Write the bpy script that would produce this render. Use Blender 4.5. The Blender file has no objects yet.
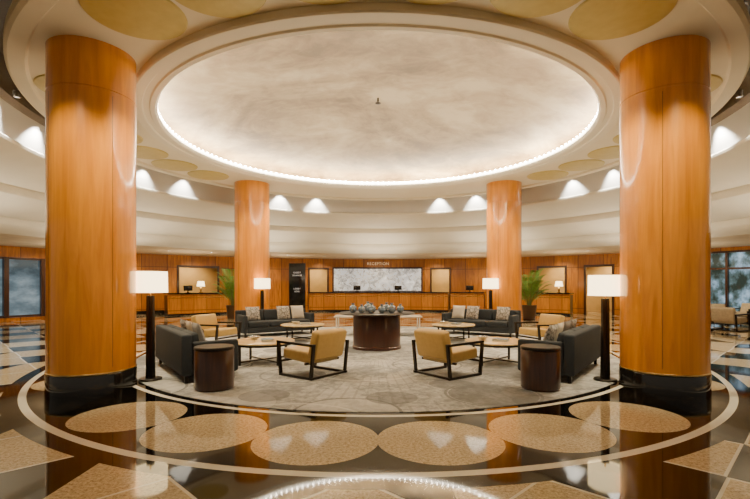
import bpy, bmesh, math, random
from mathutils import Vector, Matrix, Euler
random.seed(7)
scene=bpy.context.scene
COL=scene.collection
F=448.0; C=10.75
def rad(d): return math.radians(d)
def P(a,R,z=0.0):
    return Vector((R*math.sin(rad(a)), C+R*math.cos(rad(a)), z))
def ang(px,R):
    t=(px-378)/F; best=None
    a=-90.0
    while a<=90:
        p=P(a,R); e=abs(p.x-t*p.y)
        if p.y>0 and (best is None or e<best[0]): best=(e,a)
        a+=0.1
    return best[1]
# ------------------------------------------------------------ node helpers
class E:
    def __init__(s,nt,sock): s.nt=nt; s.s=sock
    def _op(s,op,*o):
        n=s.nt.nodes.new('ShaderNodeMath'); n.operation=op
        s.nt.links.new(s.s,n.inputs[0])
        for i,x in enumerate(o):
            if isinstance(x,E): s.nt.links.new(x.s,n.inputs[i+1])
            else: n.inputs[i+1].default_value=float(x)
        return E(s.nt,n.outputs[0])
    def __add__(s,o): return s._op('ADD',o)
    def __sub__(s,o): return s._op('SUBTRACT',o)
    def __mul__(s,o): return s._op('MULTIPLY',o)
    def __truediv__(s,o): return s._op('DIVIDE',o)
    def lt(s,o): return s._op('LESS_THAN',o)
    def gt(s,o): return s._op('GREATER_THAN',o)
    def abs(s): return s._op('ABSOLUTE')
    def sqrt(s): return s._op('SQRT')
    def floor(s): return s._op('FLOOR')
    def frac(s): return s._op('FRACT')
    def sin(s): return s._op('SINE')
    def cos(s): return s._op('COSINE')
    def mod(s,o): return s._op('FLOORED_MODULO',o)
    def atan2(s,o): return s._op('ARCTAN2',o)
def col4(c): return (c[0],c[1],c[2],1)
def mixc(nt,fac,a,b):
    n=nt.nodes.new('ShaderNodeMix'); n.data_type='RGBA'
    def put(v,sock):
        if isinstance(v,(tuple,list)): sock.default_value=col4(v)
        elif isinstance(v,E): nt.links.new(v.s,sock)
        else: nt.links.new(v,sock)
    if isinstance(fac,E): nt.links.new(fac.s,n.inputs[0])
    elif isinstance(fac,(int,float)): n.inputs[0].default_value=fac
    else: nt.links.new(fac,n.inputs[0])
    put(a,n.inputs[6]); put(b,n.inputs[7])
    return n.outputs[2]
def base_mat(name):
    m=bpy.data.materials.new(name); m.use_nodes=True
    nt=m.node_tree; b=nt.nodes['Principled BSDF']
    return m,nt,b
def noise(nt,scale,detail=4,vec=None,rough=.5,dist=0):
    n=nt.nodes.new('ShaderNodeTexNoise'); n.inputs['Scale'].default_value=scale
    n.inputs['Detail'].default_value=detail; n.inputs['Roughness'].default_value=rough
    n.inputs['Distortion'].default_value=dist
    if vec is not None: nt.links.new(vec,n.inputs['Vector'])
    return E(nt,n.outputs['Fac'])
def objco(nt,scale=(1,1,1)):
    t=nt.nodes.new('ShaderNodeTexCoord'); mp=nt.nodes.new('ShaderNodeMapping')
    mp.inputs['Scale'].default_value=scale
    nt.links.new(t.outputs['Object'],mp.inputs['Vector']); return mp.outputs[0]
def ramp(nt,fac,stops):
    r=nt.nodes.new('ShaderNodeValToRGB')
    while len(r.color_ramp.elements)<len(stops): r.color_ramp.elements.new(.5)
    for e,(p,c) in zip(r.color_ramp.elements,stops):
        e.position=p; e.color=col4(c)
    nt.links.new(fac.s if isinstance(fac,E) else fac,r.inputs[0]); return r.outputs[0]
def simple(name,c,rough=.5,metal=0,c2=None,scale=20,stretch=(1,1,1),coat=0,bump=0,emit=0,ec=None,spec=.5,trans=0):
    m,nt,b=base_mat(name)
    v=objco(nt,stretch)
    nf=noise(nt,scale,5,v)
    c2=c2 or tuple(x*.8 for x in c)
    nt.links.new(ramp(nt,nf,[(.3,c2),(.7,c)]),b.inputs['Base Color'])
    b.inputs['Roughness'].default_value=rough; b.inputs['Metallic'].default_value=metal
    b.inputs['Coat Weight'].default_value=coat; b.inputs['Coat Roughness'].default_value=.08
    b.inputs['Specular IOR Level'].default_value=spec
    b.inputs['Transmission Weight'].default_value=trans
    if bump:
        bn=nt.nodes.new('ShaderNodeBump'); bn.inputs['Strength'].default_value=bump; bn.inputs['Distance'].default_value=.01
        nt.links.new(nf.s,bn.inputs['Height']); nt.links.new(bn.outputs[0],b.inputs['Normal'])
    if emit:
        b.inputs['Emission Color'].default_value=col4(ec or c); b.inputs['Emission Strength'].default_value=emit
    return m
def wood(name,c1,c2,rough=.25,coat=.4,stretch=(6,6,.5),scale=4,joint=None,coatr=.12):
    m,nt,b=base_mat(name)
    v=objco(nt,stretch)
    nf=noise(nt,scale,6,v,.6,.6)
    out=ramp(nt,nf,[(.3,c2),(.65,c1)])
    if joint:
        g=nt.nodes.new('ShaderNodeNewGeometry'); sp=nt.nodes.new('ShaderNodeSeparateXYZ')
        nt.links.new(g.outputs['Position'],sp.inputs[0])
        x=E(nt,sp.outputs[0]); y=E(nt,sp.outputs[1])-C; z=E(nt,sp.outputs[2])
        a=x.atan2(y)*(180/math.pi)
        fa=((a+360.0)/joint).frac()
        l1=(fa-.5).abs().gt(.485)
        l2=((z-2.45).abs()).lt(.015)
        l3=((z-.25).abs()).lt(.015)
        tone=((((a+360.0)/joint).floor())*.5).frac().gt(.2)
        out=mixc(nt,tone*.5,out,c2)
        li=(l1+l2+l3).gt(.5)
        out=mixc(nt,li*.8,out,(c2[0]*.25,c2[1]*.25,c2[2]*.25))
    nt.links.new(out,b.inputs['Base Color'])
    b.inputs['Roughness'].default_value=rough; b.inputs['Coat Weight'].default_value=coat
    b.inputs['Coat Roughness'].default_value=coatr
    return m
# ------------------------------------------------------------ materials
M={}
M['column']=wood('column_wood',(.76,.285,.008),(.56,.175,.004),.3,.9,(3,3,.25),3,coatr=.07)
M['panel']=wood('wall_panel_wood',(.68,.25,.02),(.32,.10,.010),.35,.3,(4,4,.4),3,joint=4.2)
M['desk']=wood('desk_wood',(.76,.30,.025),(.50,.165,.013),.3,.3,(4,4,.4),3,joint=2.4)
M['black']=simple('black_stone',(.010,.009,.008),.12,c2=(.016,.013,.011),coat=.5)
M['brass']=simple('brass',(.75,.52,.2),.25,1)
M['cream']=simple('cream_plaster',(.74,.68,.55),.6,c2=(.71,.65,.52),scale=3)
M['groove']=simple('shadow_groove',(.20,.17,.13),.8,scale=3)  # plain dark taupe, used for the spotlight housings
M['lit']=simple('lit_plaster',(.62,.59,.53),.6,scale=3,c2=(.60,.57,.51))
M['soffit']=simple('soffit_plaster',(.74,.665,.50),.6,c2=(.71,.635,.47),scale=2)
M['lip']=simple('lip_plaster',(.74,.675,.54),.6,c2=(.72,.655,.52),scale=3)
M['gold']=simple('olive_gold_leaf',(.54,.43,.13),.5,.1,c2=(.48,.37,.10),scale=6)
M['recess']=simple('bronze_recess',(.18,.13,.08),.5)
M['lowceil']=simple('low_ceiling_plaster',(.76,.63,.42),.7,scale=2)
M['alcove']=simple('alcove_wall',(.66,.42,.15),.6,scale=2)
M['charcoal']=simple('charcoal_fabric',(.030,.036,.043),.85,c2=(.020,.025,.030),scale=150,bump=.3)
M['tan']=simple('muted_gold_leather',(.60,.40,.12),.4,c2=(.54,.35,.10),scale=15,bump=.05)
M['tan2']=simple('lounge_beige_leather',(.74,.62,.44),.5,scale=15)
M['frame']=simple('dark_bronze_frame',(.020,.014,.010),.3,.4)
M['drumwood']=wood('walnut',(.070,.025,.011),(.033,.012,.006),.28,.4,(5,5,.4),4)
M['redwood']=wood('dark_brown_mahogany',(.065,.020,.009),(.036,.011,.005),.3,.25,(5,5,.4),4)
M['top']=simple('golden_wood_table_top',(.76,.57,.30),.18,c2=(.64,.46,.22),scale=5,stretch=(1,8,1))
M['pale']=simple('pale_stone_console_top',(.74,.68,.56),.2,scale=5)
M['silver']=simple('brushed_silver',(.75,.77,.8),.22,1,c2=(.6,.62,.66),scale=30)
M['jar']=simple('silver_blue_glass',(.50,.62,.72),.08,.6,c2=(.30,.40,.50),scale=9,coat=1)
M['pill1']=simple('patterned_pillow_fabric',(.62,.58,.52),.9,c2=(.05,.05,.055),scale=22)
M['pill2']=simple('grey_pillow_fabric',(.30,.29,.28),.9,c2=(.22,.21,.20),scale=60)
M['pill3']=simple('ivory_pillow_fabric',(.66,.61,.52),.9,scale=60)
M['leaf']=simple('palm_leaf',(.24,.42,.07),.45,c2=(.12,.26,.035),scale=9)
M['pot']=simple('bronze_planter',(.16,.09,.05),.35,.3)
M['soil']=simple('soil',(.03,.02,.012),.95,scale=60)
M['bark']=simple('palm_stem',(.22,.24,.07),.8,scale=30)
M['shade']=simple('lamp_shade_fabric',(.95,.88,.72),.8,emit=5.0,ec=(1,.76,.40),c2=(.93,.86,.70))
M['cove']=simple('cove_light',(1,.95,.85),.5,emit=80,ec=(1,.84,.56))
M['led']=simple('cove_edge_light',(1,.97,.9),.5,emit=14,ec=(1,.93,.78))
M['dot']=simple('cove_led_dot',(1,.97,.9),.5,emit=240,ec=(1,.94,.82))
M['bulb']=simple('downlight_glass',(1,.95,.85),.5,emit=50,ec=(1,.96,.88))
M['whitetrim']=simple('white_trim',(.8,.78,.72),.4)
M['bluebook']=simple('blue_book_cover',(.12,.2,.28),.5)
M['paper']=simple('paper',(.75,.72,.64),.8)
M['screen']=simple('dark_screen',(.01,.01,.012),.15)
M['letters']=simple('gold_letters',(.80,.62,.32),.4,.1,emit=.5,ec=(1,.80,.45))  # letters glow by themselves so they stand out from the wall
M['wletters']=simple('white_letters',(.7,.69,.66),.5,emit=.35,ec=(1,1,1))  # faint glow put into the lettering, no lamp behind it
m,nt,b=base_mat('backlit_silver_stone'); v=objco(nt,(1,1,1))
nf=noise(nt,3.2,10,v,.85,.6)
o=ramp(nt,nf,[(.40,(.17,.16,.145)),(.5,(.40,.38,.35)),(.60,(.82,.80,.76))])
nt.links.new(o,b.inputs['Base Color']); nt.links.new(o,b.inputs['Emission Color']); b.inputs['Emission Strength'].default_value=1.3
M['marble']=m
m,nt,b=base_mat('window_glass'); v=objco(nt,(.9,.9,.7))
nf=noise(nt,1.8,6,v,.6)
o=ramp(nt,nf,[(.42,(.02,.03,.022)),(.50,(.07,.11,.11)),(.57,(.18,.27,.34)),(.70,(.45,.60,.72))])
b.inputs['Base Color'].default_value=(.01,.012,.015,1); b.inputs['Roughness'].default_value=.06
nt.links.new(o,b.inputs['Emission Color']); b.inputs['Emission Strength'].default_value=1.5  # bright view outside painted as glowing noise on the pane
M['pane']=m
m,nt,b=base_mat('blue_grey_window_glass'); v=objco(nt,(.4,.4,.8))
nf=noise(nt,1.6,5,v,.6)
o=ramp(nt,nf,[(.4,(.04,.06,.07)),(.55,(.11,.15,.17)),(.7,(.24,.30,.32))])
b.inputs['Base Color'].default_value=(.01,.012,.015,1); b.inputs['Roughness'].default_value=.06
nt.links.new(o,b.inputs['Emission Color']); b.inputs['Emission Strength'].default_value=1.3  # dimmer outside view, also painted as a glow on the pane
M['pane2']=m
# dome
m,nt,b=base_mat('painted_cloud_dome'); v=objco(nt,(1,1.0,1))
n1=noise(nt,.42,8,v,.6,1.0); n2=noise(nt,2.2,6,v,.65,.8)
o=ramp(nt,n1*.72+n2*.28,[(.39,(.13,.082,.040)),(.46,(.20,.138,.075)),(.53,(.29,.215,.125)),(.62,(.40,.315,.20))])
nt.links.new(o,b.inputs['Base Color']); b.inputs['Roughness'].default_value=.5
M['dome']=m
# floor
m,nt,b=base_mat('polished_marble_floor')
g=nt.nodes.new('ShaderNodeNewGeometry'); sp=nt.nodes.new('ShaderNodeSeparateXYZ')
nt.links.new(g.outputs['Position'],sp.inputs[0])
x=E(nt,sp.outputs[0]); y=E(nt,sp.outputs[1])-C
def ell(a,bb): return ((x/a)*(x/a)+(y/bb)*(y/bb)).sqrt()
ro=ell(6.33,7.22); ri=ell(5.28,5.62)
ae,be=5.72,6.45
th=(x/ae).atan2(y*(-1/be))
st=rad(12)
tc=((th/st).floor()+.5)*st
dx=x-tc.sin()*ae; dy=y+tc.cos()*be
dd=(dx*dx+dy*dy).sqrt()
colm=((tc.abs()*(180/math.pi)).mod(90)-45).abs().gt(8)
disc=dd.lt(.61)*colm
gr=noise(nt,34,6,g.outputs['Position'],.85); gv=noise(nt,2.0,5,g.outputs['Position'],.6,1)
tan=ramp(nt,gr,[(.36,(.14,.10,.05)),(.45,(.50,.39,.22)),(.58,(.82,.70,.47))])
tan=mixc(nt,gv*.3,tan,(.74,.60,.38))
vein=(noise(nt,1.3,7,g.outputs['Position'],.65,1.5)-.5).abs().lt(.005)
dark=ramp(nt,gv,[(.35,(.001,.001,.001)),(.7,(.004,.003,.002))])
dark=mixc(nt,vein*.2,dark,(.18,.12,.07))
cream=(.92,.88,.76)
s=1.45
u=(x+y)/s+.12; w=(x-y)/s+.12
fu=u.frac(); fw=w.frac()
chk=((u.floor()+w.floor())*.5).frac().gt(.2)
edge=((fu-.5).abs().gt(.475)+(fw-.5).abs().gt(.475)).gt(.5)
half=(fu+fw).gt(1.0)
fld=mixc(nt,chk,dark,tan)
fld=mixc(nt,((chk*(-1)+1.0))*half*((u.floor()*.5).frac().gt(.2)),fld,tan)
fld=mixc(nt,edge*chk,fld,cream)
fld=mixc(nt,ro.lt(1.035),fld,dark)
band=mixc(nt,disc,dark,tan)
out=mixc(nt,ro.lt(1.0),fld,band)
ringl=(ro-1.0).abs().lt(.0068)+(ri-1.0).abs().lt(.007)
out=mixc(nt,ringl.gt(.5),out,cream)
out=mixc(nt,ri.lt(.986),out,dark)
nt.links.new(out,b.inputs['Base Color']); b.inputs['Roughness'].default_value=.045
b.inputs['Specular IOR Level'].default_value=.42
M['floor']=m
# rug
m,nt,b=base_mat('patterned_wool_carpet')
g=nt.nodes.new('ShaderNodeNewGeometry'); sp=nt.nodes.new('ShaderNodeSeparateXYZ')
nt.links.new(g.outputs['Position'],sp.inputs[0]); x=E(nt,sp.outputs[0]); y=E(nt,sp.outputs[1])
def cells(size,jit,ox,oy,rot=0.0):
    cx,sx=math.cos(rot),math.sin(rot)
    X=x*cx-y*sx; Y=x*sx+y*cx
    a=(X+ox)/size; b_=(Y+oy)/size
    ia=a.floor(); ib=b_.floor()
    h1=((ia*12.9898+ib*78.233).sin()*43758.5453).frac()
    h2=((ia*39.346+ib*11.135).sin()*24634.6345).frac()
    dx=(a-ia-.5)-(h1-.5)*jit; dy=(b_-ib-.5)-(h2-.5)*jit
    return (dx*dx+dy*dy).sqrt()*size,h1,h2
nz=noise(nt,5.5,6,g.outputs['Position'],.8,.3); nf=noise(nt,90,2,g.outputs['Position']); nz2=noise(nt,1.1,5,g.outputs['Position'],.7)
c=ramp(nt,nz,[(.40,(.28,.29,.285)),(.5,(.40,.41,.40)),(.60,(.54,.55,.53))])
c=mixc(nt,nz2.gt(.54)*.45,c,(.68,.68,.65))
c=mixc(nt,nz2.lt(.44)*.4,c,(.20,.205,.205))
d,h1,h2=cells(1.7,.25,20.3,20.1,.4)
ray=((y-C).atan2(x)*(90/math.pi)).frac().lt(.22)
c=mixc(nt,ray*nz2.gt(.5)*.35,c,(.20,.205,.205))
c=mixc(nt,h1.gt(.62)*d.lt(.62)*.5,c,(.64,.64,.61))
c=mixc(nt,h1.lt(.3)*d.lt(.60)*.65,c,(.13,.135,.14))
c=mixc(nt,(d-.64).abs().lt(.02)*h2.gt(.45)*.6,c,(.14,.145,.15))
d,h1,h2=cells(2.3,.2,31.0,29.4,1.0)
c=mixc(nt,(d-.95).abs().lt(.025)*h1.gt(.45)*.5,c,(.78,.78,.74))
d,h1,h2=cells(1.2,.4,40.6,47.7,.8)
c=mixc(nt,h2.lt(.28)*d.lt(.34)*.6,c,(.15,.155,.16))
c=mixc(nt,nf*.12,c,(.25,.255,.26))
nt.links.new(c,b.inputs['Base Color']); b.inputs['Roughness'].default_value=.95; b.inputs['Specular IOR Level'].default_value=.1
M['rug']=m
# ------------------------------------------------------------ mesh helpers
def obj_from_bm(bm,name,mat,smooth=False,parent=None):
    bmesh.ops.recalc_face_normals(bm,faces=bm.faces)
    me=bpy.data.meshes.new(name); bm.to_mesh(me); bm.free()
    if mat: me.materials.append(mat)
    if smooth:
        for p in me.polygons: p.use_smooth=True
    o=bpy.data.objects.new(name,me); COL.objects.link(o)
    if parent: o.parent=parent
    if smooth and hasattr(me,'set_sharp_from_angle'):
        me.set_sharp_from_angle(angle=rad(35))
    return o
def bm_box(bm,size,loc=(0,0,0),rot=None,bevel=0,seg=2):
    t=bmesh.new(); bmesh.ops.create_cube(t,size=1)
    bmesh.ops.scale(t,vec=size,verts=t.verts)
    if bevel: bmesh.ops.bevel(t,geom=t.edges[:]+t.verts[:],offset=bevel,segments=seg,affect='EDGES',profile=.5)
    mt=Matrix.Translation(loc)
    if rot: mt=mt@Euler(rot).to_matrix().to_4x4()
    bmesh.ops.transform(t,matrix=mt,verts=t.verts)
    tm=bpy.data.meshes.new('t'); t.to_mesh(tm); t.free(); bm.from_mesh(tm); bpy.data.meshes.remove(tm)
def box(name,size,loc,mat,rot=None,bevel=0,seg=2,parent=None,smooth=None):
    bm=bmesh.new(); bm_box(bm,size,loc,rot,bevel,seg)
    return obj_from_bm(bm,name,mat,bool(bevel) if smooth is None else smooth,parent)
def bm_lathe(bm,prof,n=64,center=(0,0,0),a0=0,a1=360,closed=False):
    full=abs(a1-a0-360)<1e-6
    cnt=n if full else n+1
    rings=[]
    for i in range(cnt):
        a=rad(a0+(a1-a0)*i/n)
        rings.append([bm.verts.new((center[0]+r*math.sin(a),center[1]+r*math.cos(a),center[2]+z)) for r,z in prof])
    k=len(prof)
    for i in range(n):
        A=rings[i]; B=rings[(i+1)%cnt]
        for j in range(k if closed else k-1):
            j2=(j+1)%k
            vs=[A[j],B[j],B[j2],A[j2]]
            try: bm.faces.new(vs)
            except: pass
    if closed and not full:
        bm.faces.new(rings[0]); bm.faces.new(rings[-1][::-1])
def lathe(name,prof,mat,n=64,center=(0,0,0),a0=0,a1=360,closed=False,parent=None,smooth=True,cap=False):
    bm=bmesh.new(); bm_lathe(bm,prof,n,center,a0,a1,closed)
    bmesh.ops.remove_doubles(bm,verts=bm.verts,dist=1e-5)
    return obj_from_bm(bm,name,mat,smooth,parent)
def empty(name,loc=(0,0,0),rz=0):
    e=bpy.data.objects.new(name,None); e.empty_display_size=.2; COL.objects.link(e)
    e.location=loc; e.rotation_euler=(0,0,rz); return e
def tag(o,label,cat,group=None):
    o['label']=label; o['category']=cat
    if group: o['group']=group
    return o
def struct(o,label=None):
    o['kind']='structure'
    if label: o['label']=label
    return o
def dup(root,loc,rz=None,label=None,scale=None):
    def rec(o,par):
        c=o.copy(); COL.objects.link(c)
        if par: c.parent=par
        for ch in [k for k in bpy.data.objects if k.parent==o and k!=c]: rec(ch,c)
        return c
    n=rec(root,None); n.location=loc
    if rz is not None: n.rotation_euler=(0,0,rz)
    if scale: n.scale=scale
    if label: n['label']=label
    return n
def bar(bm,pts,w,t,x):
    for (y0,z0),(y1,z1) in zip(pts[:-1],pts[1:]):
        L=math.hypot(y1-y0,z1-z0); a=math.atan2(z1-z0,y1-y0)
        bm_box(bm,(w,L+t,t),(x,(y0+y1)/2,(z0+z1)/2),(a,0,0))
def text_mesh(name,body,size,mat,ext=.01,align='CENTER'):
    cu=bpy.data.curves.new(name,'FONT'); cu.body=body; cu.size=size; cu.extrude=ext
    cu.align_x=align; cu.align_y='CENTER'; cu.space_character=1.15
    o=bpy.data.objects.new(name,cu); COL.objects.link(o)
    bpy.context.view_layer.update()
    me=bpy.data.meshes.new_from_object(o.evaluated_get(bpy.context.evaluated_depsgraph_get()))
    bpy.data.objects.remove(o)
    me.materials.clear(); me.materials.append(mat)
    n=bpy.data.objects.new(name,me); COL.objects.link(n); return n
# ------------------------------------------------------------ structure
fl=box('floor',(40,44,.2),(0,9,-.1),M['floor']); struct(fl,'polished dark marble floor with tan granite circles')
bm=bmesh.new()
bm_lathe(bm,[(0.0,0.0),(1.0,0.0),(1.0,.005),(.998,.008),(.0,.008)],128)
bmesh.ops.remove_doubles(bm,verts=bm.verts,dist=1e-5)
bmesh.ops.scale(bm,vec=(5.13,5.49,1),verts=bm.verts)
rug=obj_from_bm(bm,'round_rug',M['rug']); rug.location=(0,C,0.001)
tag(rug,'large round grey carpet with overlapping circle patches on marble floor','carpet')
RZ=.0115
ZS=4.87; ZL=4.76
CN=(0,C,0); CD=(0,10.33,0)
s_=lathe('ceiling',[(5.45,ZS),(6.62,ZS),(6.66,ZS-.05),(6.86,ZS-.05),(6.90,ZS),(6.90,ZS+.14),(6.80,ZS+.18),(6.80,5.75)],M['soffit'],160,CN)
struct(s_,'cream ring ceiling around the dome')
bm=bmesh.new(); n=160; A=[];B=[]
for i in range(n):
    a=2*math.pi*i/n
    A.append(bm.verts.new((4.98*math.sin(a),CD[1]+4.98*math.cos(a),ZS))); B.append(bm.verts.new((5.6*math.sin(a),(CD[1]*.12+C*.88)+5.64*math.cos(a),ZS+.0005)))
for i in range(n):
    j=(i+1)%n; bm.faces.new([A[i],A[j],B[j],B[i]])
struct(obj_from_bm(bm,'ceiling',M['soffit'],True),'flat cream plaster around the dome lip')
lp=lathe('trim_1',[(4.66,ZL+.14),(4.58,ZL+.12),(4.56,ZL+.04),(4.60,ZL),(4.68,ZL),(4.70,ZL+.025),(4.80,ZL+.025),(4.82,ZL),(4.97,ZL),(4.99,ZL+.02),(4.99,ZL+.13),(4.62,ZL+.15),(4.66,ZL+.14)],M['lip'],160,CD); struct(lp,'moulded plaster lip of the dome')
dm=lathe('ceiling_dome',[(4.99,ZL+.12),(4.98,ZL+.36),(4.90,ZL+.42),(4.6,ZL+.50),(4.0,ZL+.62),(3.2,ZL+.78),(2.2,ZL+.93),(1.1,ZL+1.02),(.3,ZL+1.05),(0.001,ZL+1.05)],M['dome'],128,CD); struct(dm,'shallow dome painted with taupe clouds')
cv=lathe('trim_2',[(4.72,ZL+.155),(4.82,ZL+.155),(4.82,ZL+.19),(4.72,ZL+.19)],M['cove'],128,CD,closed=True); struct(cv,'glowing cove light strip')
cv=lathe('trim_3',[(4.555,ZL+.075),(4.572,ZL+.13),(4.60,ZL+.155),(4.63,ZL+.155)],M['led'],128,CD); struct(cv,'thin bright light line on the dome rim')
bm=bmesh.new()
for i in range(160):
    a=2*math.pi*i/160
    bmesh.ops.create_icosphere(bm,subdivisions=1,radius=.018,matrix=Matrix.Translation((4.585*math.sin(a),CD[1]+4.585*math.cos(a),ZL+.155)))
struct(obj_from_bm(bm,'trim_4',M['dot']),'row of tiny cove lamps along the dome rim')
ft=lathe('dome_finial',[(0.001,0),(.05,.01),(.07,.03),(.04,.05),(.02,.07),(.02,.2)],M['frame'],24,(0,CD[1],ZL+.9)); tag(ft,'small dark fixture at the dome centre','ceiling fixture')
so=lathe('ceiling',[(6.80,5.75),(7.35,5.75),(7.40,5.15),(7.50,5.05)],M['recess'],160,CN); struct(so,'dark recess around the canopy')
lt=lathe('ceiling',[(7.50,5.05),(7.62,4.7),(7.68,4.42)],M['lit'],160,CN); struct(lt,'grey washed band above the stepped rings')
# three broad smooth bands
band1=[(7.68,4.44),(7.56,4.44),(7.54,4.41),(7.56,4.36),(7.68,4.30),(8.1,4.20),(8.7,4.08),(9.15,4.01),(9.25,4.02)]
band2=[(9.25,4.05),(9.30,4.05),(9.32,3.90),(9.38,3.82),(9.6,3.76),(10.2,3.65),(10.9,3.55),(11.3,3.51),(11.36,3.52)]
band3=[(11.36,3.54),(11.40,3.54),(11.42,3.36),(11.47,3.30),(11.7,3.20),(12.0,3.13),(12.1,3.10)]
st_=lathe('ceiling',band1+band2+band3,M['cream'],160,CN); struct(st_,'three broad smooth cream plaster bands stepping down outward')
lc=lathe('ceiling',[(12.1,3.1),(17.2,3.1),(20.2,3.1)],M['lowceil'],120,CN,a0=-105,a1=105); struct(lc,'low ceiling over the reception')
# walls
def arc_block(bm,r0,r1,z0,z1,a0,a1):
    n=max(2,int(abs(a1-a0)/1.5))
    bm_lathe(bm,[(r0,z0),(r1,z0),(r1,z1),(r0,z1)],n,CN,a0,a1,True)
RW=17.0
pxo=[(178,218),(309,328),(431,450),(538,566),(585,613)]
ops=[(ang(p,RW),ang(q,RW)) for p,q in pxo]
bm=bmesh.new(); cur=-50.0
for a0,a1 in ops:
    arc_block(bm,RW,RW+.25,0,3.1,cur,a0); arc_block(bm,RW,RW+.25,2.5,3.1,a0,a1); cur=a1
arc_block(bm,RW,RW+.25,0,3.1,cur,50)
struct(obj_from_bm(bm,'wall_back',M['panel']),'honey wood panelled curved wall')
for sgn,nm in ((-1,'wall_left'),(1,'wall_right')):
    bm=bmesh.new()
    lo,hi=(51.5,70) if sgn>0 else (54.5,68)
    zb,zt=(.06,2.95) if sgn>0 else (.15,2.65)
    def ab(z0,z1,a,b_):
        a,b_=(a*sgn,b_*sgn)
        arc_block(bm,RW,RW+.25,z0,z1,min(a,b_),max(a,b_))
    ab(0,3.1,50,lo); ab(0,zb,lo,hi); ab(zt,3.1,lo,hi); ab(0,3.1,hi,105)
    struct(obj_from_bm(bm,nm,M['panel']),'wood wall with tall windows')
    w=empty('window_%d'%(1 if sgn<0 else 2)); struct(w,'tall blue-grey window in dark timber' if sgn<0 else 'tall bluish glazing with slim mullions')
    bm=bmesh.new(); arc_block(bm,RW+.12,RW+.14,zb,zt,min(lo*sgn,hi*sgn),max(lo*sgn,hi*sgn))
    obj_from_bm(bm,'window_pane',M['pane'] if sgn>0 else M['pane2'],parent=w)
    bm=bmesh.new()
    nb=6 if sgn>0 else 3; wd=.15 if sgn>0 else .3
    for q in range(nb+1):
        a=(lo+(hi-lo)*q/nb)*sgn; arc_block(bm,RW-.03,RW+.2,zb,zt,a-wd,a+wd)
    for z in ((zb+.04,2.2,zt-.04) if sgn>0 else (zb+.05,zt-.05)):
        arc_block(bm,RW-.02,RW+.18,z-.04,z+.04,min(lo*sgn,hi*sgn),max(lo*sgn,hi*sgn))
    obj_from_bm(bm,'window_frame',M['drumwood'],parent=w)
al=lathe('wall_alcove',[(19.6,0),(19.6,3.1)],M['alcove'],80,CN,a0=-52,a1=52,smooth=True); struct(al,'warm lit wall behind the openings')
for i,(a0,a1) in enumerate(ops):
    bm=bmesh.new()
    for a in (a0,a1): arc_block(bm,RW-.06,RW,0,2.56,a-.18,a+.18)
    arc_block(bm,RW-.06,RW,2.44,2.56,a0,a1)
    struct(obj_from_bm(bm,'trim_%d'%(i+5),M['drumwood']),'dark wood casing of an opening')
bm=bmesh.new()
arc_block(bm,RW-.03,RW-.001,0,.18,-50,ops[0][0]-.3)
struct(obj_from_bm(bm,'baseboard_back',M['black']))
# feature panel
a0,a1=ang(334,16.9),ang(421,16.9)
mp_=empty('stone_feature_panel',P(0,16.9,0)); tag(mp_,'backlit silvery textured stone panel framed in wood behind reception','wall panel')
inv0=Matrix.Translation(-Vector(P(0,16.9,0)))
bm=bmesh.new(); arc_block(bm,16.88,16.94,1.15,2.5,a0,a1); o=obj_from_bm(bm,'stone_slab',M['marble']); o.parent=mp_; o.matrix_parent_inverse=inv0
bm=bmesh.new()
for z in (1.10,2.54): arc_block(bm,16.85,16.96,z-.05,z+.05,a0-.3,a1+.3)
for a in (a0-.15,a1+.15): arc_block(bm,16.85,16.96,1.1,2.54,a-.16,a+.16)
o=obj_from_bm(bm,'panel_frame',M['drumwood']); o.parent=mp_; o.matrix_parent_inverse=inv0
t=text_mesh('wall_lettering','RECEPTION',.23,M['letters'],.006); t.location=P(0,16.8,2.80); t.rotation_euler=(rad(90),0,0); tag(t,'gold letters spelling RECEPTION above the stone panel','sign')
# reception desks
def desk(a0,a1,label):
    mid=(a0+a1)/2; base=P(mid,14.8,0)
    e=empty('reception_desk',base); tag(e,label,'reception desk','reception desks')
    inv=Matrix.Translation(-Vector(base))
    def part(nm,mat,r0,r1,z0,z1,ex=0):
        bm=bmesh.new(); arc_block(bm,r0,r1,z0,z1,a0-ex,a1+ex)
        o=obj_from_bm(bm,nm,mat); o.parent=e; o.matrix_parent_inverse=inv
    part('desk_front',M['desk'],14.75,14.85,.1,1.05)
    part('desk_plinth',M['black'],14.8,15.3,0,.1)
    part('desk_body',M['drumwood'],14.85,15.3,.1,1.0)
    part('desk_top',M['black'],14.65,15.35,1.05,1.11,.15)
    part('desk_trim',M['brass'],14.73,14.75,.86,.89)
desk(ang(309,14.8),ang(448,14.8),'long curved honey-wood reception desk with dark stone top')
desk(ang(168,14.8),ang(228,14.8),'short curved wood desk with dark top and lamp')
desk(ang(526,14.8),ang(570,14.8),'short curved wood desk beside the potted palm')
desk(ang(450.5,14.8),ang(484,14.8),'short curved wood desk beside the long counter')
def monitor(px):
    a=ang(px,15.1); e=empty('computer_monitor',P(a,15.1,1.11),-rad(a)); tag(e,'dark computer monitor on the reception desk','monitor','reception monitors')
    box('screen',(.42,.04,.26),(0,0,.23),M['screen'],bevel=.01,parent=e)
    box('stand',(.06,.05,.12),(0,.04,.06),M['screen'],parent=e); box('foot',(.2,.16,.012),(0,.02,.006),M['screen'],parent=e)
for px in (357,398,188,470): monitor(px)
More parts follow.
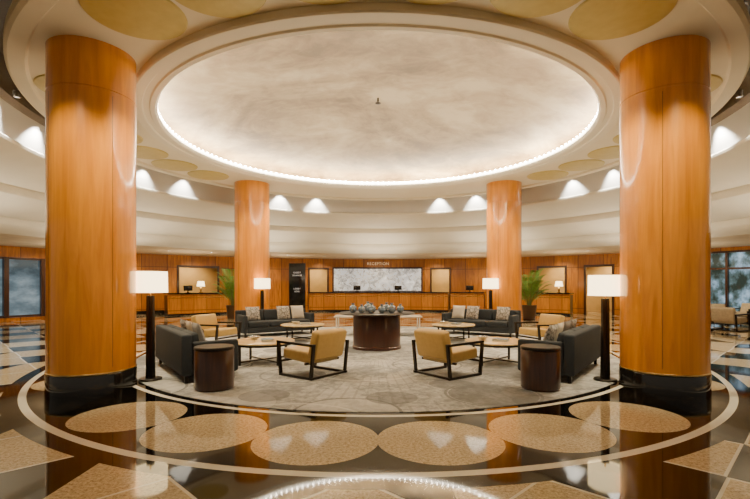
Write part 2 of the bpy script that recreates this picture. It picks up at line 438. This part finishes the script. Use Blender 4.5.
# ------------------------------------------------------------ columns
def column(x,y):
    e=empty('column',(x,y,0)); tag(e,'tall round honey-wood column with black stone base','column','lobby columns')
    lathe('plinth',[(0.001,0),(.575,0),(.575,.24),(.57,.255),(.565,.26)],M['black'],64,parent=e)
    lathe('base_ring',[(.566,.26),(.574,.265),(.574,.28),(.566,.285)],M['brass'],64,parent=e)
    lathe('shaft',[(.565,.285),(.565,4.20),(.556,4.205),(.556,4.225),(.565,4.23),(.565,ZS+.0)],M['column'],96,parent=e)
    bm=bmesh.new()
    for k in range(4):
        a=rad(45+90*k+12); bm_box(bm,(.006,.006,3.8),(.564*math.cos(a),.564*math.sin(a),2.25),(0,0,a))
    obj_from_bm(bm,'panel_seam',M['pot'],parent=e)
    return e
for x,y in ((-4.2,6.6),(4.2,6.6),(-4.2,14.95),(4.2,14.95)): column(x,y)
for q in (0,1,3):
    for k in (-36+6,-18,-6,6,18,30):
        a=q*90+k+180
        o=lathe('ceiling_medallion',[(0.001,-.03),(.52,-.03),(.585,-.02),(.60,0)],M['gold'],48,(0,0,0))
        p=P(a,6.01,ZS-.001); o.location=p; tag(o,'round pale gold disc set in the ring ceiling','ceiling medallion','ceiling medallions')
# ------------------------------------------------------------ lights
def spot(loc,target,power,angle=80,blend=.6,size=.05,c=(1,.79,.52)):
    l=bpy.data.lights.new('spot','SPOT'); l.energy=power; l.spot_size=rad(angle); l.spot_blend=blend; l.shadow_soft_size=size; l.color=c
    o=bpy.data.objects.new('spot_light',l); COL.objects.link(o); o.location=loc
    o.rotation_euler=(Vector(target)-Vector(loc)).to_track_quat('-Z','Y').to_euler(); return o
def area(loc,rot,sx,sy,power,c=(1,.82,.58),shape='RECTANGLE'):
    l=bpy.data.lights.new('area','AREA'); l.energy=power; l.shape=shape; l.size=sx; l.size_y=sy; l.color=c
    o=bpy.data.objects.new('area_light',l); COL.objects.link(o); o.location=loc; o.rotation_euler=rot; return o
def downlight(p,label='small recessed downlight in the ceiling'):
    o=lathe('recessed_downlight',[(0.001,-.004),(.045,-.004),(.05,-.012),(.075,-.012),(.08,0)],M['whitetrim'],16)
    o.location=p
    e=lathe('lens',[(0.001,-.006),(.044,-.006)],M['bulb'],16,parent=o)
    tag(o,label,'downlight','recessed downlights')
for sg in (-1,1):
    for a in (19,30,58,69,84,97,108):
        spot(P(a*sg,7.22,5.04),P(a*sg,7.66,4.40),(300 if a<75 else 420),82,.75,.025,(1,.97,.90))
        pp=P(a*sg,7.22,5.07)
        o=empty('wall_washer',pp,-rad(a*sg)); tag(o,'small recessed spotlight washing the grey band','spotlight','cove spotlights')
        h=lathe('housing',[(.04,.0),(.06,.0),(.06,.12),(.04,.12)],M['groove'],20,closed=True,parent=o)
        h=lathe('lens',[(0.001,.06),(.04,.06)],M['bulb'],20,parent=o)
for a in (0,36,66,90,-36,-66,-90,180,150,210,126,234):
    spot(P(a,5.30,ZS-.10),P(a,4.4,0),430,112,.8,.04)  # added spots without fixtures, only for their light below the canopy
for cx,cy,pw in ((-4.2,6.6,360),(4.2,6.6,360),(-4.2,14.95,210),(4.2,14.95,210)):
    sx=1 if cx>0 else -1
    for dx_,dy_ in ((-1.7*sx,-.5),(-.2*sx,-1.9)):
        spot((cx+dx_,cy+dy_,ZS-.15),(cx,cy,1.6),pw,62,.8,.06,(1,.85,.56))  # unseen accent spots added for vertical highlights on the columns
for a in range(-60,61,8):
    downlight(P(a,14.0,3.1))
for a in range(-60,61,12):
    spot(P(a,15.6,3.05),P(a,16.9,.8),(150 if abs(a)>5 else 70),105,.8,.06,(1,.79,.46))
for a in range(-60,61,15):
    spot(P(a,12.8,3.05),P(a,14.2,.3),130,125,.8,.06,(1,.80,.50))
for a0,a1 in ops:
    spot(P((a0+a1)/2,18.4,3.0),P((a0+a1)/2,19.4,.5),260,130,.8,.1,(1,.77,.44))
area((0,C,2.3),(rad(180),0,0),7,7,270,(1,.84,.60),'DISK')  # added fill facing up, no real source, brightens canopy and dome
for a in range(-90,91,30):
    area(P(a,10.4,2.2),(rad(180),0,0),3.2,3.2,80,(1,.86,.66),'DISK')  # more added upward fills, unseen, to lift the stepped bands
for a in range(-60,61,20):
    area(P(a,14.2,1.6),(rad(180),0,0),1.2,1.2,28,(1,.82,.60),'DISK')  # small added upward fills brightening the low ceiling
# ------------------------------------------------------------ furniture
def make_sofa():
    e=empty('sofa')
    L,D,H=2.2,.86,.74
    box('sofa_base',(L-.04,D-.04,.16),(0,0,.19),M['charcoal'],bevel=.02,parent=e)
    box('backrest',(L,.16,H-.12),(0,-D/2+.08,.12+(H-.12)/2),M['charcoal'],bevel=.035,seg=3,parent=e)
    for sx in (-1,1):
        box('armrest',(.13,D-.17,.50),(sx*(L/2-.065),.085,.12+.25),M['charcoal'],bevel=.035,seg=3,parent=e)
    for i in range(3):
        w=(L-.28)/3
        box('seat_cushion',(w-.01,D-.2,.17),((i-1)*w,.09,.355),M['charcoal'],bevel=.05,seg=4,parent=e)
        box('back_cushion',(w-.01,.15,.34),((i-1)*w,-.2,.60-.02),M['charcoal'],rot=(rad(12),0,0),bevel=.05,seg=4,parent=e)
    for sx in (-1,1):
        for sy in (-1,1):
            box('leg',(.05,.05,.12),(sx*(L/2-.08),sy*(D/2-.08),.06),M['frame'],parent=e)
    return e
def make_armchair():
    e=empty('armchair')
    box('seat',(.68,.66,.18),(0,.06,.34),M['tan'],rot=(rad(4),0,0),bevel=.045,seg=4,parent=e)
    box('backrest',(.70,.18,.47),(0,-.325,.53),M['tan'],rot=(rad(14),0,0),bevel=.05,seg=4,parent=e)
    bm=bmesh.new()
    for sx in (-1,1):
        bar(bm,[(-.36,.02),(.36,.02),(.42,.55),(-.40,.54)],.05,.038,sx*.40)
        bar(bm,[(-.40,.54),(-.34,.02)],.05,.038,sx*.40)
    bm_box(bm,(.78,.035,.035),(0,-.20,.235)); bm_box(bm,(.78,.035,.035),(0,.37,.235)); bm_box(bm,(.80,.04,.035),(0,-.345,.0185))
    obj_from_bm(bm,'frame',M['frame'],parent=e)
    return e
def make_coffee():
    e=empty('coffee_table')
    lathe('table_top',[(0.001,.385),(.55,.385),(.59,.40),(.59,.415),(.58,.425),(0.001,.425)],M['top'],64,parent=e)
    lathe('rim',[(.52,.355),(.56,.355),(.56,.384),(.52,.384)],M['frame'],64,closed=True,parent=e)
    for k in range(4):
        a=rad(45+90*k)
        box('leg',(.035,.035,.37),(.50*math.cos(a),.50*math.sin(a),.185),M['frame'],rot=(0,0,a),parent=e)
    bm=bmesh.new()
    for a in (45,135): bm_box(bm,(1.0,.025,.025),(0,0,.06),(0,0,rad(a)))
    obj_from_bm(bm,'stretcher',M['frame'],parent=e)
    return e
def make_drum():
    e=empty('drum_side_table')
    lathe('drum_body',[(0.001,0),(.25,0),(.26,.015),(.272,.03),(.272,.55),(.262,.565)],M['drumwood'],48,parent=e)
    lathe('drum_top',[(.262,.565),(.277,.57),(.277,.60),(.267,.61),(0.001,.61)],M['frame'],48,parent=e)
    return e
def make_lamp(h=1.7,sw=.25):
    e=empty('floor_lamp')
    lathe('lamp_base',[(0.001,0),(.17,0),(.17,.02),(.16,.03),(0.001,.035)],M['frame'],32,parent=e)
    bm=bmesh.new()
    for sx in (-1,1):
        t=bmesh.new(); bmesh.ops.create_cube(t,size=1)
        for v in t.verts:
            w=.055 if v.co.z<0 else .03
            v.co=Vector((sx*.028+v.co.x*.045, v.co.y*w*2, .03+(v.co.z+.5)*(h-.41)))
        tm=bpy.data.meshes.new('t'); t.to_mesh(tm); t.free(); bm.from_mesh(tm)
    obj_from_bm(bm,'pole',M['frame'],parent=e)
    lathe('stem',[(.012,h-.40),(.012,h-.1)],M['brass'],12,parent=e)
    lathe('lamp_shade',[(sw,h-.33),(sw*.98,h),(sw*.97,h),(sw*.99,h-.33)],M['shade'],48,closed=True,parent=e)
    lathe('shade_diffuser',[(0.013,h-.315),(sw*.97,h-.315)],M['shade'],48,parent=e)
    return e
def face(vx,vy): return math.atan2(vy,vx)-math.pi/2
def up(x,y): return (x,y,RZ)
u=make_sofa(); tag(u,'charcoal fabric sofa with patterned pillows beside a wood column','sofa','charcoal sofas')
SF=[((-3.22,7.82),(.812,.584)),((3.22,7.82),(-.812,.584)),((-3.10,13.55),(.55,-.83)),((3.10,13.55),(-.55,-.83))]
u.location=up(*SF[0][0]); u.rotation_euler=(0,0,face(*SF[0][1]))
for (p,v) in SF[1:]: dup(u,up(*p),face(*v))
def pillow_mesh():
    bm=bmesh.new(); n=10; s=.42
    top=[[None]*(n+1) for _ in range(n+1)]; bot=[[None]*(n+1) for _ in range(n+1)]
    for i in range(n+1):
        for j in range(n+1):
            a=i/n*2-1; b_=j/n*2-1
            h=.06*((1-a*a)*(1-b_*b_))**.4 if abs(a)<1 and abs(b_)<1 else 0
            px=a*s/2*(1-.06*(1-b_*b_)); pz=b_*s/2*(1-.06*(1-a*a))
            top[i][j]=bm.verts.new((px,h,pz)); bot[i][j]=bm.verts.new((px,-h,pz))
    for i in range(n):
        for j in range(n):
            bm.faces.new([top[i][j],top[i+1][j],top[i+1][j+1],top[i][j+1]]); bm.faces.new([bot[i][j],bot[i][j+1],bot[i+1][j+1],bot[i+1][j]])
    bmesh.ops.remove_doubles(bm,verts=bm.verts,dist=1e-5)
    return bm
PM={}
for k,mt,lb in ((0,'pill1','black and white patterned square pillow on charcoal sofa'),(1,'pill2','plain grey square pillow on charcoal sofa'),(2,'pill3','ivory square pillow on charcoal sofa')):
    o=obj_from_bm(pillow_mesh(),'throw_pillow',M[mt],True); PM[k]=(o,lb)
first={0:True,1:True,2:True}
for si,(p,v) in enumerate(SF):
    rz=face(*v); R=Matrix.Rotation(rz,3,'Z')
    lay=((-.70,0),(-.24,2),(.24,1),(.70,0)) if si<2 else ((-.70,2),(-.24,0),(.70,0)) if si==2 else ((-.70,0),(.24,0),(.70,2))
    if si==0: lay=((-.70,0),(-.24,2),(.24,1))
    for lx,k in lay:
        o,lb=PM[k]
        if not first[k]: o=o.copy(); COL.objects.link(o)
        first[k]=False
        loc=R@Vector((lx,.03,0))
        o.location=(p[0]+loc.x,p[1]+loc.y,RZ+.655)
        o.rotation_mode='XYZ'; o.rotation_euler=(rad(18),0,rz+rad(random.uniform(-4,4)))
        tag(o,lb,'pillow','sofa pillows')
ac=make_armchair(); tag(ac,'muted tan-gold leather armchair with dark open arm frame','armchair','leather armchairs')
AC=[((-1.08,7.52),(-.80,.60)),((1.16,7.52),(.80,.60)),((-3.95,10.9),(.92,-.38)),((3.95,10.9),(-.92,-.38))]
ac.location=up(*AC[0][0]); ac.rotation_euler=(0,0,face(*AC[0][1]))
for (p,v) in AC[1:]: dup(ac,up(*p),face(*v))
for (p,v) in [((12.9,17.2),(-.6,-.8)),((13.4,15.4),(-.9,.3)),((12.0,18.8),(-.2,-.98)),((14.6,17.8),(-.9,-.3)),((11.6,14.8),(.9,.4)),((13.6,19.2),(-.5,-.9)),((12.9,13.6),(-.2,1))]:
    n_=dup(ac,(p[0],p[1],.001),face(*v),'beige lounge armchair with dark frame near the tall windows')
    for ch in n_.children:
        if ch.name.split('.')[0] in ('seat','backrest'):
            ch.data=ch.data.copy(); ch.data.materials[0]=M['tan2']
ct=make_coffee(); tag(ct,'round coffee table with golden wood top and dark metal legs','coffee table','round coffee tables')
CT=[(-2.2,8.62),(2.27,8.62),(-2.05,12.2),(2.05,12.2)]
ct.location=up(*CT[0])
for p in CT[1:]: dup(ct,up(*p),0)
dup(ct,(12.6,16.3,0.001),0,'round wood-topped table between window armchairs',scale=(.6,.6,1))
dup(ct,(13.2,18.2,0.001),0,'round wood-topped table between window armchairs',scale=(.45,.45,1))
for i,(x,y) in enumerate(CT):
    e=empty('book',(x+.08,y-.05,RZ+.425),rad(20+40*i)); tag(e,'blue hardcover book lying on a round coffee table','book','coffee table books')
    box('pages',(.20,.27,.026),(0,0,.018),M['paper'],parent=e)
    box('cover',(.22,.29,.004),(0,0,.033),M['bluebook'],parent=e); box('cover',(.22,.29,.004),(0,0,.002),M['bluebook'],parent=e)
    o=lathe('bowl',[(0.001,0),(.05,0),(.06,.01),(.11,.055),(.115,.06),(.10,.055),(.05,.018),(0.001,.015)],M['silver'],32)
    o.location=(x-.22,y+.15,RZ+.426); tag(o,'small silver bowl on a round coffee table','bowl','coffee table bowls')
dr=make_drum(); tag(dr,'dark walnut drum side table at the end of a sofa','side table','drum side tables')
dr.location=up(-2.36,6.46); dup(dr,up(2.34,6.46),0)
la=make_lamp(1.70,.25); tag(la,'floor lamp with glowing drum shade and dark wood post','floor lamp','floor lamps')
la.location=(-3.58,7.05,RZ)
lb=dup(la,(3.56,7.02,RZ),0,scale=(1,1,.965))
dup(la,(-3.72,14.40,RZ),0); dup(la,(3.62,14.40,RZ),0)
# central table
e=empty('centre_table',(-.03,10.65,RZ)); tag(e,'round very dark pedestal table with thin wide overhanging top','table')
lathe('pedestal',[(0.001,0),(.58,0),(.58,.05),(.56,.07),(.56,.74),(.53,.80),(0.001,.80)],M['redwood'],72,parent=e)
lathe('table_top',[(0.001,.805),(.87,.805),(.90,.812),(.905,.822),(.90,.832),(.88,.84),(0.001,.84)],M['frame'],72,parent=e)
prof=[(0.001,0),(.045,0),(.055,.01),(.085,.045),(.095,.085),(.085,.13),(.05,.16),(.028,.175),(.032,.20),(.045,.215),(.030,.215),(0.001,.21)]
jm=lathe('glass_jar',prof,M['jar'],32)
pts=[(-.56,-.05),(-.35,-.20),(-.12,-.28),(.12,-.28),(.35,-.20),(.56,-.05),(-.22,.42),(.24,.42)]
for i,(x,y) in enumerate(pts):
    o=jm if i==0 else jm.copy()
    if i: COL.objects.link(o)
    sc=(1,.9,1.08,.95,1.05,.92,1.1,1.0)[i]
    o.scale=(sc,sc,sc)
    o.location=(-.03+x,10.65+y,RZ+.841); tag(o,'rounded silver-blue glass jar on the dark centre table','jar','glass jars')
e=empty('console_table',(0,13.5,RZ)); tag(e,'wide pale-topped console table with thin pale metal legs','console table')
box('table_top',(2.6,.8,.035),(0,0,.55),M['pale'],bevel=.008,parent=e)
for x in (-1.22,1.22):
    for y in (-.34,.34): box('leg',(.035,.035,.533),(x,y,.2665),M['whitetrim'],parent=e)
# sign totem
e=empty('sign_totem',(-4.25,23.6,0)); tag(e,'tall black freestanding sign with white lettering','sign')
box('sign_panel',(.86,.14,2.62),(0,0,1.33),M['screen'],bevel=.01,parent=e)
box('sign_foot',(.95,.4,.03),(0,0,.015),M['frame'],parent=e)
for z,tx,sz in ((2.15,'GUEST',.12),(2.0,'SERVICES',.11),(1.30,'LOBBY',.11),(1.16,'LEVEL',.10)):
    t=text_mesh('lettering',tx,sz,M['wletters'],.004); t.parent=e; t.location=(0,-.075,z); t.rotation_euler=(rad(90),0,0)
def desk_lamp(px):
    a=ang(px,15.05); e=empty('desk_lamp',P(a,15.05,1.111)); tag(e,'small table lamp with glowing cream shade on wood desk','table lamp','desk lamps')
    lathe('lamp_base',[(0.001,0),(.1,0),(.1,.02),(.03,.04),(.05,.15),(.03,.27),(.012,.29),(.012,.40)],M['brass'],24,parent=e)
    lathe('lamp_shade',[(.20,.32),(.15,.58),(.145,.58),(.195,.32)],M['shade'],32,closed=True,parent=e)
desk_lamp(201); desk_lamp(559)
# palms
def palm(x,y,sd):
    e=empty('potted_palm',(x,y,0)); tag(e,'tall green palm with arching fronds in a bronze planter','potted plant','potted palms')
    lathe('planter',[(0.001,0),(.24,0),(.26,.02),(.32,.58),(.33,.60),(.30,.60),(.29,.54)],M['pot'],40,parent=e)
    lathe('soil',[(0.001,.54),(.29,.54)],M['soil'],32,parent=e)
    bm=bmesh.new(); random.seed(sd)
    bs=bmesh.new()
    for k in range(28):
        a=2*math.pi*k*.382+random.uniform(-.2,.2); u_=k/27; L=1.3+.65*(1-u_)+random.uniform(-.1,.1); lift=1.65-.7*u_
        base=Vector((.08*math.cos(a),.08*math.sin(a),.54)); pts=[]
        for i in range(13):
            t_=i/12; out_=L*.48*t_**1.25*(.42+.62*u_)*1.25; zz=.54+lift*L*.80*(t_-.36*t_**2.6)
            pts.append(Vector((base.x+math.cos(a)*out_,base.y+math.sin(a)*out_,zz)))
        side=Vector((-math.sin(a),math.cos(a),0))
        for i in range(12):
            p,q=pts[i],pts[i+1]; w=.014*(1-i/13)+.003
            vs=[bs.verts.new(p-side*w),bs.verts.new(p+side*w),bs.verts.new(q+side*w),bs.verts.new(q-side*w)]; bs.faces.new(vs)
            if i>=3:
                for sub in (0,.5):
                    c0=p.lerp(q,sub); ll=.34*math.sin(math.pi*(i+sub-1)/12)+.05
                    fw=(q-p).normalized()
                    for sg in (-1,1):
                        tip=c0+side*sg*ll*.75+fw*ll*.65+Vector((0,0,-.10*ll))
                        mid=c0.lerp(tip,.4)+Vector((0,0,.02)); ww=fw*.020
                        v=[bm.verts.new(c0),bm.verts.new(mid+ww),bm.verts.new(tip),bm.verts.new(mid-ww)]; bm.faces.new(v)
    obj_from_bm(bm,'fronds',M['leaf'],parent=e); obj_from_bm(bs,'stems',M['bark'],parent=e)
palm(-6.45,20.0,5); palm(6.75,20.0,11)
for x in (-6.6,6.9):
    spot((x*.93,18.4,3.3),(x,20,1.3),170,60,.8,.05,(1,.9,.7))
# ------------------------------------------------------------ world + camera
w=bpy.data.worlds.new('world'); scene.world=w; w.use_nodes=True
w.node_tree.nodes['Background'].inputs[0].default_value=(1,.87,.68,1); w.node_tree.nodes['Background'].inputs[1].default_value=.26
cam=bpy.data.cameras.new('camera'); co=bpy.data.objects.new('camera',cam); COL.objects.link(co)
co.location=(0,0,1.5); co.rotation_euler=(rad(90),0,0)
cam.sensor_width=36; cam.lens=36*F/750; cam.shift_y=(285-249.5)/750; cam.shift_x=-3/750; cam.clip_end=200
scene.camera=co
